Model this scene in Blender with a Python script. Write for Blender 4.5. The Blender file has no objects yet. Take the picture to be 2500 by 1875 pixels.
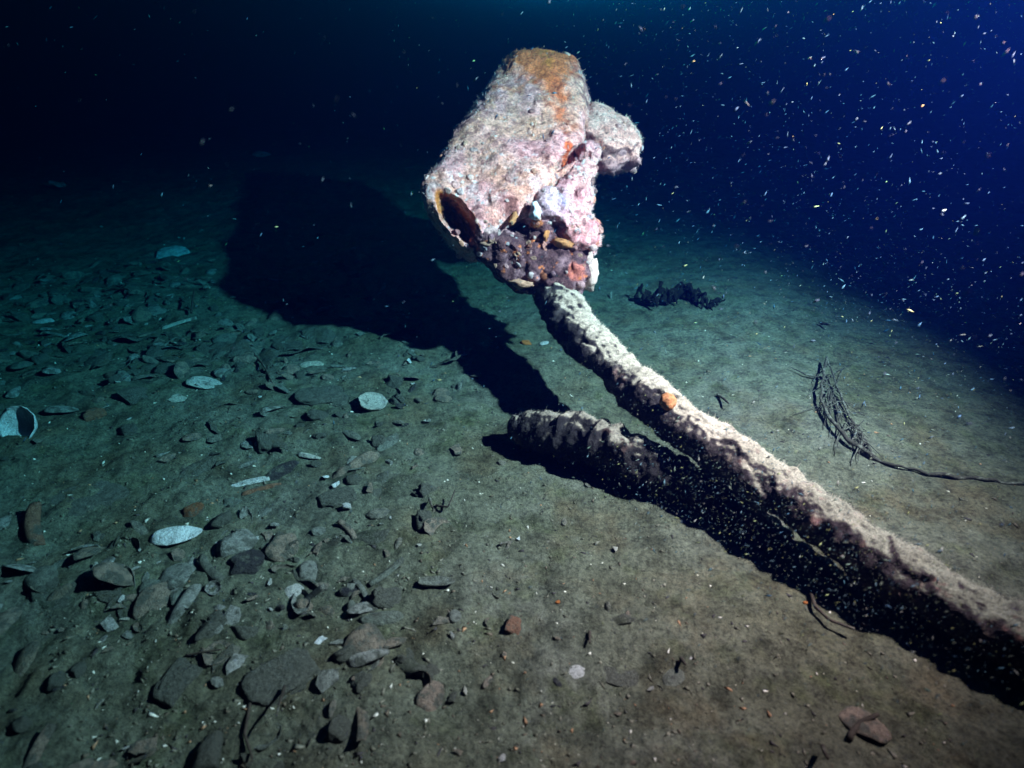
import bpy, bmesh, math, random
import numpy as np
from mathutils import Vector, Matrix, noise as mnoise

# ------------------------------------------------------------------ camera, world, lamp, exposure
scene = bpy.context.scene
COL = scene.collection
rng = np.random.default_rng(7)
random.seed(7)

CAM_H = 0.9
PITCH = math.radians(29.3)
FPX = 1490.0
cam_data = bpy.data.cameras.new('camera')
cam = bpy.data.objects.new('camera', cam_data)
COL.objects.link(cam)
cam.location = (0, 0, CAM_H)
cam.rotation_euler = (math.radians(90) - PITCH, 0, 0)
cam_data.sensor_width = 36.0
cam_data.lens = 36.0 * FPX / 2500.0
cam_data.clip_start = 0.02
cam_data.clip_end = 300
scene.camera = cam
cam_data.dof.use_dof = True
cam_data.dof.focus_distance = 1.75
cam_data.dof.aperture_fstop = 3.2

world = bpy.data.worlds.new('World')
scene.world = world
world.use_nodes = True
wn = world.node_tree
wn.nodes.clear()
sky = wn.nodes.new('ShaderNodeTexSky')
sky.sky_type = 'NISHITA'
sky.sun_disc = False
sky.sun_elevation = math.radians(3)
sky.sun_rotation = math.radians(20)
bg = wn.nodes.new('ShaderNodeBackground')
bg.inputs['Strength'].default_value = 0.004
wo = wn.nodes.new('ShaderNodeOutputWorld')
wn.links.new(sky.outputs[0], bg.inputs['Color'])
wn.links.new(bg.outputs[0], wo.inputs['Surface'])

LAMP = Vector((1.32, 0.93, 1.42))
AIM = Vector((0.25, 1.58, 0.43))


def spot(name, loc, aim, watts, cone, blend, size, colour):
    ld = bpy.data.lights.new(name, 'SPOT')
    ld.energy = watts
    ld.spot_size = math.radians(cone)
    ld.spot_blend = blend
    ld.shadow_soft_size = size
    ld.color = colour
    lo = bpy.data.objects.new(name, ld)
    lo.location = loc
    lo.rotation_euler = (Vector(aim) - Vector(loc)).to_track_quat('-Z', 'Y').to_euler()
    COL.objects.link(lo)
    return lo


spot('dive_lamp', LAMP, AIM, 10300.0, 101, 1.0, 0.024, (1.0, 0.104, 0.0915))
# the glow of a second diver's lamp at the top edge of the photograph
spot('second_dive_lamp', (-0.15, 4.6, 1.26), (0.1, 4.0, 2.6), 100000.0, 150, 1.0, 0.03, (0.0, 1.0, 0.12))

scene.render.engine = 'CYCLES'
scene.cycles.use_denoising = True
scene.cycles.max_bounces = 4
scene.cycles.diffuse_bounces = 2
scene.cycles.glossy_bounces = 1
scene.cycles.transmission_bounces = 1
scene.cycles.volume_bounces = 0
scene.cycles.sample_clamp_indirect = 3.0
scene.view_settings.view_transform = 'Standard'
scene.view_settings.look = 'None'
scene.view_settings.gamma = 1.0
scene.view_settings.exposure = 0.0
scene.view_settings.use_curve_mapping = False

# ------------------------------------------------------------------ geometry helpers
SP, CP = math.sin(PITCH), math.cos(PITCH)
RIGHT = np.array((1.0, 0, 0))
UP = np.array((0, SP, CP))
FWD = np.array((0, CP, -SP))


def ray(u, v):
    return FWD + RIGHT * ((u - 1250) / FPX) + UP * ((937.5 - v) / FPX)


def at_depth(u, v, t):
    return np.array((0, 0, CAM_H)) + ray(u, v) * t


def at_height(u, v, z):
    d = ray(u, v)
    return at_depth(u, v, (z - CAM_H) / d[2])


def h3(i, j, k):
    n = (i.astype(np.int64) * 374761393 + j.astype(np.int64) * 668265263 + k.astype(np.int64) * 1440662683) & 0xffffffff
    n = ((n ^ (n >> 13)) * 1274126177) & 0xffffffff
    n = ((n ^ (n >> 15)) * 2246822519) & 0xffffffff
    return ((n ^ (n >> 16)) & 0xffffff) / float(0xffffff)


def vnoise(x, y, z):
    i, j, k = np.floor(x), np.floor(y), np.floor(z)
    fx, fy, fz = x - i, y - j, z - k
    fx = fx * fx * (3 - 2 * fx)
    fy = fy * fy * (3 - 2 * fy)
    fz = fz * fz * (3 - 2 * fz)
    i, j, k = i.astype(np.int64), j.astype(np.int64), k.astype(np.int64)
    c = lambda a, b, d: h3(i + a, j + b, k + d)
    x00 = c(0, 0, 0) * (1 - fx) + c(1, 0, 0) * fx
    x10 = c(0, 1, 0) * (1 - fx) + c(1, 1, 0) * fx
    x01 = c(0, 0, 1) * (1 - fx) + c(1, 0, 1) * fx
    x11 = c(0, 1, 1) * (1 - fx) + c(1, 1, 1) * fx
    return ((x00 * (1 - fy) + x10 * fy) * (1 - fz) + (x01 * (1 - fy) + x11 * fy) * fz) * 2 - 1


def fbm(p, scale, octaves=3, gain=0.5, seed=0.0):
    q = np.asarray(p, float) / scale + seed * 17.31
    a, s, out = 1.0, 0.0, np.zeros(q.shape[:-1])
    for o in range(octaves):
        out += a * vnoise(q[..., 0] + o * 5.2, q[..., 1] + o * 9.1, q[..., 2] + o * 3.7)
        s += a
        a *= gain
        q = q * 2.03
    return out / s


def ground_z(x, y):
    x, y = np.asarray(x, float), np.asarray(y, float)
    p = np.stack([x, y, np.zeros_like(x)], -1)
    z = 0.05 * fbm(p, 1.3, 2, seed=1) + 0.022 * fbm(p, 0.33, 2, seed=2)
    left = 1 / (1 + np.exp((x + 0.15 - 0.1 * (y - 1.5)) * 5))           # rougher, littered ground
    near = 1 / (1 + np.exp((y - 0.75) * 6)) * 0.5
    rough = 0.4 + 0.85 * np.clip(left + near, 0, 1)
    z += rough * (0.009 * fbm(p, 0.085, 2, seed=3) + 0.009 * fbm(p, 0.03, 3, seed=4))
    r = np.hypot(x, y)
    return z * np.clip(1.5 - r / 20, 0.2, 1) - 0.01


def link(o, parent=None):
    COL.objects.link(o)
    if parent is not None:
        o.parent = parent
    return o


def make_mesh(name, v, f, mat, smooth=True, col=None):
    me = bpy.data.meshes.new(name)
    v = np.asarray(v, np.float32)
    if isinstance(f, np.ndarray) and f.ndim == 2:
        n = f.shape[1]
        me.vertices.add(len(v))
        me.vertices.foreach_set('co', v.ravel())
        me.loops.add(f.size)
        me.loops.foreach_set('vertex_index', f.ravel().astype(np.int32))
        me.polygons.add(len(f))
        me.polygons.foreach_set('loop_start', np.arange(0, f.size, n, dtype=np.int32))
        me.update(calc_edges=True)
    else:
        me.from_pydata([tuple(map(float, q)) for q in v], [], [tuple(map(int, q)) for q in f])
    me.validate()
    if smooth:
        me.polygons.foreach_set('use_smooth', np.ones(len(me.polygons), bool))
    if col is not None:
        a = me.attributes.new('Col', 'FLOAT_COLOR', 'POINT')
        c = np.ones((len(v), 4), np.float32)
        c[:, :3] = np.clip(col, 0, 1)
        a.data.foreach_set('color', c.ravel())
    me.materials.append(mat)
    return me


def obj(name, me, parent=None, label=None, cat=None, group=None, kind=None):
    o = bpy.data.objects.new(name, me)
    link(o, parent)
    if label:
        o['label'] = label
    if cat:
        o['category'] = cat
    if group:
        o['group'] = group
    if kind:
        o['kind'] = kind
    return o


def normals_of(me):
    n = np.empty(len(me.vertices) * 3, np.float32)
    me.vertices.foreach_get('normal', n)
    return n.reshape(-1, 3)


def surface_nets(F, origin, h):
    S = F < 0
    nx, ny, nz = F.shape
    cnt = np.zeros((nx - 1, ny - 1, nz - 1), np.int8)
    for a in (0, 1):
        for b in (0, 1):
            for c in (0, 1):
                cnt += S[a:nx - 1 + a, b:ny - 1 + b, c:nz - 1 + c]
    act = (cnt > 0) & (cnt < 8)
    I = np.argwhere(act)
    idx = -np.ones(act.shape, np.int64)
    idx[act] = np.arange(len(I))
    acc = np.zeros((len(I), 3))
    num = np.zeros(len(I))
    cor = [(a, b, c) for a in (0, 1) for b in (0, 1) for c in (0, 1)]
    for p in cor:
        for ax in range(3):
            if p[ax]:
                continue
            q = list(p)
            q[ax] = 1
            f0 = F[I[:, 0] + p[0], I[:, 1] + p[1], I[:, 2] + p[2]]
            f1 = F[I[:, 0] + q[0], I[:, 1] + q[1], I[:, 2] + q[2]]
            m = (f0 < 0) != (f1 < 0)
            t = np.where(m, f0 / np.where(m, f0 - f1, 1), 0)
            pt = np.tile(np.array(p, float), (len(I), 1))
            pt[:, ax] += t
            acc[m] += pt[m]
            num[m] += 1
    V = (I + acc / num[:, None]) * h + np.asarray(origin)
    faces = []
    for ax in range(3):
        a1, a2 = (ax + 1) % 3, (ax + 2) % 3
        sl0 = [slice(None)] * 3
        sl1 = [slice(None)] * 3
        sl0[ax] = slice(0, -1)
        sl1[ax] = slice(1, None)
        ch = S[tuple(sl0)] != S[tuple(sl1)]
        E = np.argwhere(ch)
        ok = (E[:, a1] > 0) & (E[:, a2] > 0) & (E[:, a1] < F.shape[a1] - 1) & (E[:, a2] < F.shape[a2] - 1)
        E = E[ok]
        ins = S[tuple(E.T)]

        def cell(d1, d2):
            e = E.copy()
            e[:, a1] += d1
            e[:, a2] += d2
            return idx[tuple(e.T)]
        q = np.stack([cell(-1, -1), cell(0, -1), cell(0, 0), cell(-1, 0)], 1)
        q[~ins] = q[~ins][:, ::-1]
        faces.append(q)
    return V, np.concatenate(faces)


def poly_sdf(U, V, poly):
    P = np.asarray(poly, float)
    Q = np.roll(P, -1, 0)
    d = np.full(U.shape, 1e9)
    ins = np.zeros(U.shape, bool)
    for (ax, ay), (bx, by) in zip(P, Q):
        ex, ey = bx - ax, by - ay
        wx, wy = U - ax, V - ay
        t = np.clip((wx * ex + wy * ey) / (ex * ex + ey * ey), 0, 1)
        d = np.minimum(d, np.hypot(wx - t * ex, wy - t * ey))
        c = ((ay > V) != (by > V)) & (U < (bx - ax) * (V - ay) / (by - ay + 1e-12) + ax)
        ins ^= c
    return np.where(ins, -d, d)


def smax(a, b, k):
    h = np.clip(0.5 - 0.5 * (b - a) / k, 0, 1)
    return b * (1 - h) + a * h + k * h * (1 - h)


def smin(a, b, k):
    return -smax(-a, -b, k)


def step(x, a, b):
    t = np.clip((x - a) / (b - a), 0, 1)
    return t * t * (3 - 2 * t)


def tube(pts, radii, nu, nv, amp, seed, lobes=()):
    """a closed tapered tube along a smooth line, its skin roughened"""
    P = np.asarray(pts, float)
    seg = np.r_[0, np.cumsum(np.linalg.norm(np.diff(P, axis=0), axis=1))]
    s = np.linspace(0, seg[-1], nu)

    def smooth(y):
        d = np.gradient(y, seg)
        i = np.clip(np.searchsorted(seg, s) - 1, 0, len(seg) - 2)
        h = seg[i + 1] - seg[i]
        t = (s - seg[i]) / h
        return ((2 * t**3 - 3 * t**2 + 1) * y[i] + (t**3 - 2 * t**2 + t) * h * d[i] + (-2 * t**3 + 3 * t**2) * y[i + 1] + (t**3 - t**2) * h * d[i + 1])
    C = np.stack([smooth(P[:, k]) for k in range(3)], 1)
    R = smooth(np.asarray(radii, float))
    T = np.gradient(C, axis=0)
    T /= np.linalg.norm(T, axis=1)[:, None]
    A = np.cross(T, (0, 0, 1.0))
    A /= np.linalg.norm(A, axis=1)[:, None]
    B = np.cross(A, T)
    th = np.linspace(0, 2 * np.pi, nv, endpoint=False)
    D = np.cos(th)[None, :, None] * A[:, None] + np.sin(th)[None, :, None] * B[:, None]
    base = C[:, None] + D * R[:, None, None]
    dist = np.minimum(s, seg[-1] - s)
    cap = np.sqrt(np.clip(1 - (1 - np.clip(dist / (R + 1e-9), 0, 1))**2, 0.0, 1))
    dr = amp * (1.0 * fbm(base, 0.11, 2, seed=seed) + 0.55 * fbm(base, 0.035, 2, seed=seed + 1) + 0.3 * fbm(base, 0.012, 2, seed=seed + 2))
    ridge = np.abs(np.mod(s / 0.052 + 0.9 * fbm(base, 0.09, 2, seed=seed + 5).mean(1), 1.0) - 0.5) * 2
    dr += amp * 0.55 * (np.clip(ridge, 0.12, 1)[:, None] - 0.5) * (0.4 + 0.6 * step(fbm(base, 0.3, 1, seed=seed + 6), -0.3, 0.3))
    flake = np.clip(fbm(base, 0.05, 2, seed=seed + 3) - 0.12, 0, 1)
    dr += amp * 1.4 * np.minimum(flake * 6, 1) * 0.4
    V = C[:, None] + D * ((R[:, None] + dr) * cap[:, None])[..., None]
    i, j = np.meshgrid(np.arange(nu - 1), np.arange(nv), indexing='ij')
    j2 = (j + 1) % nv
    F = np.stack([i * nv + j, (i + 1) * nv + j, (i + 1) * nv + j2, i * nv + j2], -1).reshape(-1, 4)
    return V.reshape(-1, 3), F


# ------------------------------------------------------------------ materials
def new_mat(name):
    m = bpy.data.materials.new(name)
    m.use_nodes = True
    nt = m.node_tree
    b = nt.nodes['Principled BSDF']
    b.inputs['Roughness'].default_value = 1.08
    b.inputs['Specular IOR Level'].default_value = 0.08
    return m, nt, b


def node(nt, t, **kw):
    n = nt.nodes.new(t)
    for k, v in kw.items():
        if k.startswith('i_'):
            n.inputs[k[2:].replace('_', ' ')].default_value = v
        else:
            setattr(n, k, v)
    return n


def noise_tex(nt, vec, scale, detail=4, rough=0.6):
    n = node(nt, 'ShaderNodeTexNoise')
    n.inputs['Scale'].default_value = scale
    n.inputs['Detail'].default_value = detail
    n.inputs['Roughness'].default_value = rough
    nt.links.new(vec, n.inputs['Vector'])
    return n.outputs['Fac']


def ramp(nt, fac, stops):
    r = node(nt, 'ShaderNodeValToRGB')
    while len(r.color_ramp.elements) < len(stops):
        r.color_ramp.elements.new(0.5)
    for e, (p, c) in zip(r.color_ramp.elements, stops):
        e.position = p
        e.color = (*c, 1) if len(c) == 3 else c
    nt.links.new(fac, r.inputs[0])
    return r.outputs[0]


def mixc(nt, mode, fac, a, b):
    n = node(nt, 'ShaderNodeMix', data_type='RGBA', blend_type=mode)
    for sock, val in ((n.inputs[0], fac), (n.inputs[6], a), (n.inputs[7], b)):
        if hasattr(val, 'links'):
            nt.links.new(val, sock)
        else:
            sock.default_value = val if isinstance(val, (int, float)) else (*val, 1)
    return n.outputs[2]


def bump(nt, bsdf, layers):
    prev = None
    for height, strength, dist in layers:
        b = node(nt, 'ShaderNodeBump')
        b.inputs['Strength'].default_value = strength
        b.inputs['Distance'].default_value = dist
        nt.links.new(height, b.inputs['Height'])
        if prev:
            nt.links.new(prev, b.inputs['Normal'])
        prev = b.outputs[0]
    nt.links.new(prev, bsdf.inputs['Normal'])


def coords(nt, which='Object'):
    return node(nt, 'ShaderNodeTexCoord').outputs[which]


g = lambda x: (x, x, x)

# silt of the seabed
M_SILT, nt, b = new_mat('seabed_silt')
vec = coords(nt)
c1 = ramp(nt, noise_tex(nt, vec, 2.2, 5), [(0.3, (0.098, 0.094, 0.06)), (0.5, (0.128, 0.133, 0.1)), (0.7, (0.152, 0.148, 0.126))])
c2 = ramp(nt, noise_tex(nt, vec, 17, 6, 0.7), [(0.32, g(0.4)), (0.5, g(0.95)), (0.7, g(1.35))])
c3 = ramp(nt, noise_tex(nt, vec, 110, 5, 0.75), [(0.34, g(0.45)), (0.5, g(1.0)), (0.66, g(1.3)), (0.76, g(2.2))])
green = ramp(nt, noise_tex(nt, vec, 9, 4, 0.65), [(0.52, (0, 0, 0)), (0.7, g(0.6))])
col = mixc(nt, 'MIX', green, c1, (0.07, 0.082, 0.03))
brown = ramp(nt, noise_tex(nt, vec, 5.3, 5, 0.65), [(0.5, (0, 0, 0)), (0.66, g(0.7))])
col = mixc(nt, 'MIX', brown, col, (0.12, 0.098, 0.06))
col = mixc(nt, 'MULTIPLY', 1.0, col, c2)
col = mixc(nt, 'MULTIPLY', 1.0, col, c3)
nt.links.new(col, b.inputs['Base Color'])
bump(nt, b, [(noise_tex(nt, vec, 28, 6, 0.7), 0.85, 0.025), (noise_tex(nt, vec, 130, 6, 0.75), 0.9, 0.008)])


def vcol_mat(name, fine=60, bs=0.7, bd=0.008, lo=0.45, hi=1.5, rough=0.95):
    m, nt, b = new_mat(name)
    b.inputs['Roughness'].default_value = rough
    vec = coords(nt)
    a = node(nt, 'ShaderNodeAttribute', attribute_name='Col').outputs['Color']
    f1 = ramp(nt, noise_tex(nt, vec, fine, 6, 0.75), [(0.3, g(lo)), (0.5, g(1.0)), (0.72, g(hi))])
    f2 = ramp(nt, noise_tex(nt, vec, fine * 3.2, 4, 0.7), [(0.3, g(0.5)), (0.5, g(1.0)), (0.72, g(1.45))])
    col = mixc(nt, 'MULTIPLY', 1.0, a, f1)
    col = mixc(nt, 'MULTIPLY', 1.0, col, f2)
    nt.links.new(col, b.inputs['Base Color'])
    bump(nt, b, [(noise_tex(nt, vec, fine, 6, 0.7), bs, bd), (noise_tex(nt, vec, fine * 3.5, 5, 0.75), bs, bd * 0.4)])
    return m


M_CRUST = vcol_mat('marine_crust', 48, 1.0, 0.014, 0.35, 1.55)
M_SHAFT = vcol_mat('fouled_metal', 70, 0.7, 0.008)
M_SPECK = vcol_mat('plankton', 100, 0.1, 0.001, 0.9, 1.1, 0.7)
M_LEDGE = vcol_mat('silted_ledge', 40, 0.8, 0.01)


def litter_mat(name, tones, silt=0.5, rough=0.85, spec=0.15, scale=1.9):
    """shell or stone of its own tone, dusted with silt in patches; each piece a little different"""
    m, nt, b = new_mat(name)
    b.inputs['Roughness'].default_value = rough
    b.inputs['Specular IOR Level'].default_value = spec
    vec = coords(nt)
    info = node(nt, 'ShaderNodeObjectInfo')
    n = len(tones)
    base = ramp(nt, info.outputs['Random'], [(i / max(1, n - 1), t) for i, t in enumerate(tones)] if n > 1 else [(0.0, tones[0]), (1.0, tones[0])])
    add = node(nt, 'ShaderNodeVectorMath', operation='ADD')
    nt.links.new(vec, add.inputs[0])
    nt.links.new(info.outputs['Random'], add.inputs[1])
    v2 = add.outputs[0]
    f1 = ramp(nt, noise_tex(nt, v2, scale * 2.6, 7, 0.75), [(0.3, g(0.4)), (0.5, g(1.0)), (0.7, g(1.4))])
    base = mixc(nt, 'MULTIPLY', 1.0, base, f1)
    cover = ramp(nt, noise_tex(nt, v2, scale, 4, 0.65), [(0.62 - silt * 0.5, (0, 0, 0)), (0.74 - silt * 0.5, g(0.92))])
    siltc = ramp(nt, noise_tex(nt, v2, scale * 4, 7, 0.75), [(0.35, (0.06, 0.062, 0.048)), (0.65, (0.165, 0.168, 0.145))])
    col = mixc(nt, 'MIX', cover, base, siltc)
    nt.links.new(col, b.inputs['Base Color'])
    bump(nt, b, [(noise_tex(nt, v2, scale * 3, 7, 0.75), 0.8, 0.1 / scale * 1.2)])
    return m


M_SILTED = litter_mat('silted_shell', [(0.24, 0.2, 0.15), (0.33, 0.25, 0.2), (0.17, 0.19, 0.16), (0.42, 0.4, 0.38)], 0.32)
M_PALE = litter_mat('pale_shell', [(0.55, 0.52, 0.46), (0.7, 0.69, 0.7), (0.5, 0.46, 0.38)], 0.14, 0.6, 0.3)
M_WHITE = litter_mat('white_shell', [(0.95, 0.97, 1.0)], -0.25, 0.5, 0.35, 0.5)
M_DARK = litter_mat('dark_mussel', [(0.03, 0.03, 0.04), (0.06, 0.05, 0.05)], 0.3, 0.6, 0.25)
M_BROWN = litter_mat('brown_stone', [(0.22, 0.1, 0.05), (0.28, 0.14, 0.09), (0.2, 0.12, 0.09)], 0.25)
M_STONE = litter_mat('silted_stone', [(0.11, 0.108, 0.083), (0.14, 0.122, 0.1), (0.125, 0.12, 0.1)], 0.8)
M_TWIG = litter_mat('dead_twig', [(0.035, 0.03, 0.025), (0.06, 0.045, 0.035)], 0.12, scale=26)
M_WEED = litter_mat('dead_kelp', [(0.09, 0.088, 0.06), (0.13, 0.11, 0.08), (0.075, 0.085, 0.06)], 0.5)
M_BLACKWEED = litter_mat('black_weed', [(0.009, 0.008, 0.008)], 0.0, 0.95, 0.03, scale=26)
M_PEBBLE = litter_mat('orange_pebble', [(0.6, 0.2, 0.06)], 0.02)
M_ORANGE = litter_mat('orange_sponge', [(0.45, 0.17, 0.06), (0.38, 0.17, 0.08)], 0.12, 0.9, 0.1, 40)
M_BROWNWEED = litter_mat('brown_weed', [(0.045, 0.042, 0.036)], 0.25, 0.95, 0.03, scale=30)
M_ORANGEPALE = litter_mat('salmon_sponge', [(0.40, 0.19, 0.12), (0.36, 0.22, 0.17)], 0.12, 0.9, 0.1, 40)

# ------------------------------------------------------------------ seabed
rr = np.r_[np.geomspace(0.22, 5.5, 520), np.geomspace(5.6, 70, 70)]
th = np.r_[np.linspace(-1.35, 1.35, 560), np.linspace(1.35, 2 * math.pi - 1.35, 60)[1:-1]]
Rg, Tg = np.meshgrid(rr, th, indexing='ij')
X, Y = Rg * np.sin(Tg), Rg * np.cos(Tg)
Z = ground_z(X, Y)
nr, na = Rg.shape
V = np.stack([X, Y, Z], -1).reshape(-1, 3)
i, j = np.meshgrid(np.arange(nr - 1), np.arange(na), indexing='ij')
j2 = (j + 1) % na
F = np.stack([i * na + j, i * na + j2, (i + 1) * na + j2, (i + 1) * na + j], -1).reshape(-1, 4)
V = np.vstack([V, [[0, 0, float(ground_z(0, 0))]]])
me = make_mesh('seabed', V, F, M_SILT)
bm = bmesh.new()
bm.from_mesh(me)
bm.verts.ensure_lookup_table()
cv = bm.verts[len(V) - 1]
for a in range(na):
    bm.faces.new((bm.verts[a], cv, bm.verts[(a + 1) % na])).smooth = True
bmesh.ops.recalc_face_normals(bm, faces=bm.faces)
bm.faces.ensure_lookup_table()
if sum(f.normal.z for f in list(bm.faces)[:200]) < 0:
    bmesh.ops.reverse_faces(bm, faces=bm.faces)
bm.to_mesh(me)
bm.free()
obj('seabed', me, kind='structure', label='dim olive grey silt seabed strewn with shell litter')

# ------------------------------------------------------------------ the water
bm = bmesh.new()
bmesh.ops.create_cube(bm, size=1)
for vv in bm.verts:
    vv.co = (vv.co.x * 160, vv.co.y * 160, -1.3 if vv.co.z < 0 else 3.2)
me = bpy.data.meshes.new('haze')
bm.to_mesh(me)
bm.free()
M_WATER = bpy.data.materials.new('sea_water')
M_WATER.use_nodes = True
nt = M_WATER.node_tree
nt.nodes.clear()
pv = nt.nodes.new('ShaderNodeVolumePrincipled')
pv.inputs['Color'].default_value = (0.0002, 0.0021, 0.029, 1)
pv.inputs['Density'].default_value = 1.08
pv.inputs['Anisotropy'].default_value = 0.55
pv.inputs['Absorption Color'].default_value = (0.006, 0.624, 0.755, 1)
on = nt.nodes.new('ShaderNodeOutputMaterial')
nt.links.new(pv.outputs[0], on.inputs['Volume'])
me.materials.append(M_WATER)
obj('haze', me, kind='stuff', label='dark blue sea water hazing the distance', cat='water')

# ------------------------------------------------------------------ the encrusted wreckage
T0 = 1.9
S0 = T0 / FPX


def head_world(P):
    """local head units (picture-plane grid at the head's own distance, depth toward the lens) to metres"""
    P = np.asarray(P, float)
    t = 1.86 + 0.0013 * 60 * np.log1p(np.exp((470 - P[:, 1:2]) / 60))       # the head leans back from its foot
    k = (t - 0.09) / FPX                                                     # outline taken on the front half of the head
    return np.array((0, 0, CAM_H)) + FWD * t + RIGHT * ((P[:, :1] - 1250) * k) + UP * ((937.5 - P[:, 1:2]) * k) - FWD * (P[:, 2:3] * S0)


wreck = bpy.data.objects.new('sunken_fitting', None)
COL.objects.link(wreck)
wreck.location = (float(at_height(1900, 1250, 0)[0]), float(at_height(1900, 1250, 0)[1]), 0)
wreck['label'] = 'crusted iron fitting with hollow bell-shaped head on a slanting silt-covered shaft'
wreck['category'] = 'wreckage'
WOFF = np.array(wreck.location)


def carve(name, fn, box, h, colour, disp, mat, parent=wreck, smooth=True):
    (u0, u1), (v0, v1), (c0, c1) = box
    us, vs, cs = np.arange(u0, u1, h), np.arange(v0, v1, h), np.arange(c0, c1, h)
    F = fn(us, vs, cs)
    Vv, Fq = surface_nets(F, (u0, v0, c0), h)
    W = head_world(Vv)
    Fq = Fq[:, ::-1]
    me = make_mesh(name, W, Fq, mat)
    n = normals_of(me)
    W2 = W + n * disp(W, Vv)[:, None]
    me.vertices.foreach_set('co', (W2 - WOFF).astype(np.float32).ravel())
    me.update()
    n = normals_of(me)
    a = me.attributes.new('Col', 'FLOAT_COLOR', 'POINT')
    c = np.ones((len(W), 4), np.float32)
    c[:, :3] = np.clip(colour(W2, Vv, n) * (1.62, 1.08, 1.07), 0, 0.96)
    a.data.foreach_set('color', c.ravel())
    o = obj(name, me, parent)
    return o, W2, n, c[:, :3]


def inflate(poly, c0, D, k, bulge=None):
    def fn(us, vs, cs):
        U2, V2 = np.meshgrid(us, vs, indexing='ij')
        d = poly_sdf(U2, V2, poly)[:, :, None]
        C = cs[None, None, :] - c0
        return smax(np.broadcast_to(d, d.shape[:2] + (len(cs),)), np.broadcast_to(np.abs(C) - D, d.shape[:2] + (len(cs),)), k)
    return fn


def gauss(P, u, v, ru, rv, rot=0.0):
    du, dv = P[:, 0] - u, P[:, 1] - v
    ca, sa = math.cos(rot), math.sin(rot)
    return np.exp(-((du * ca + dv * sa) / ru)**2 - ((-du * sa + dv * ca) / rv)**2)


def lerp(a, b, t):
    return a + (np.asarray(b, float) - a) * np.clip(t, 0, 1)[:, None]


def crust_disp(k=1.0, seed=10):
    def d(W, P):
        r = 0.02 * fbm(W, 0.11, 2, seed=seed) + 0.006 * fbm(W, 0.035, 2, seed=seed + 1) + 0.003 * fbm(W, 0.012, 2, seed=seed + 2)
        r += 0.006 * np.clip(fbm(W, 0.045, 1, seed=seed + 3) * 3 - 0.6, 0, 1)
        return r * k
    return d


HOUSING = [(1255, 131), (1290, 124), (1321, 134), (1345, 136), (1382, 136), (1410, 165), (1434, 210), (1443, 257), (1435, 300), (1424, 350), (1405, 400),
           (1350, 462), (1300, 520), (1235, 560), (1180, 600), (1140, 606), (1112, 594), (1076, 556), (1036, 508), (1030, 462), (1052, 414),
           (1106, 330), (1158, 257), (1208, 183), (1232, 150)]


def housing_fn(us, vs, cs):
    F = inflate(HOUSING, 0, 112, 58)(us, vs, cs)
    U3, V3, C3 = np.meshgrid(us, vs, cs, indexing='ij')
    W = np.stack([U3, V3, C3], -1)
    # the broken mouth: a deep slot in the flared lower end
    a = math.atan2(140, 118)
    du, dv = U3 - 1119, V3 - 536
    p, q = du * math.cos(a) + dv * math.sin(a), -du * math.sin(a) + dv * math.cos(a)
    cav = np.sqrt((p / 78)**2 + (q / 29)**2 + ((C3 - 60) / 135)**2)
    F = smax(F, -(cav - 1) * 30, 9)
    # broken notch in the top end and a crevice on the right shoulder
    F = smax(F, -(np.sqrt(((U3 - 1352) / 26)**2 + ((V3 - 128) / 15)**2) - 1) * 14, 6)
    F = smax(F, -(np.sqrt(((U3 - 1390) / 46)**2 + ((V3 - 388 + (U3 - 1390) * 0.75) / 20)**2 + ((C3 - 85) / 60)**2) - 1) * 20, 8)
    F += 6 * fbm(W, 55, 1, seed=31)
    return F


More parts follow.
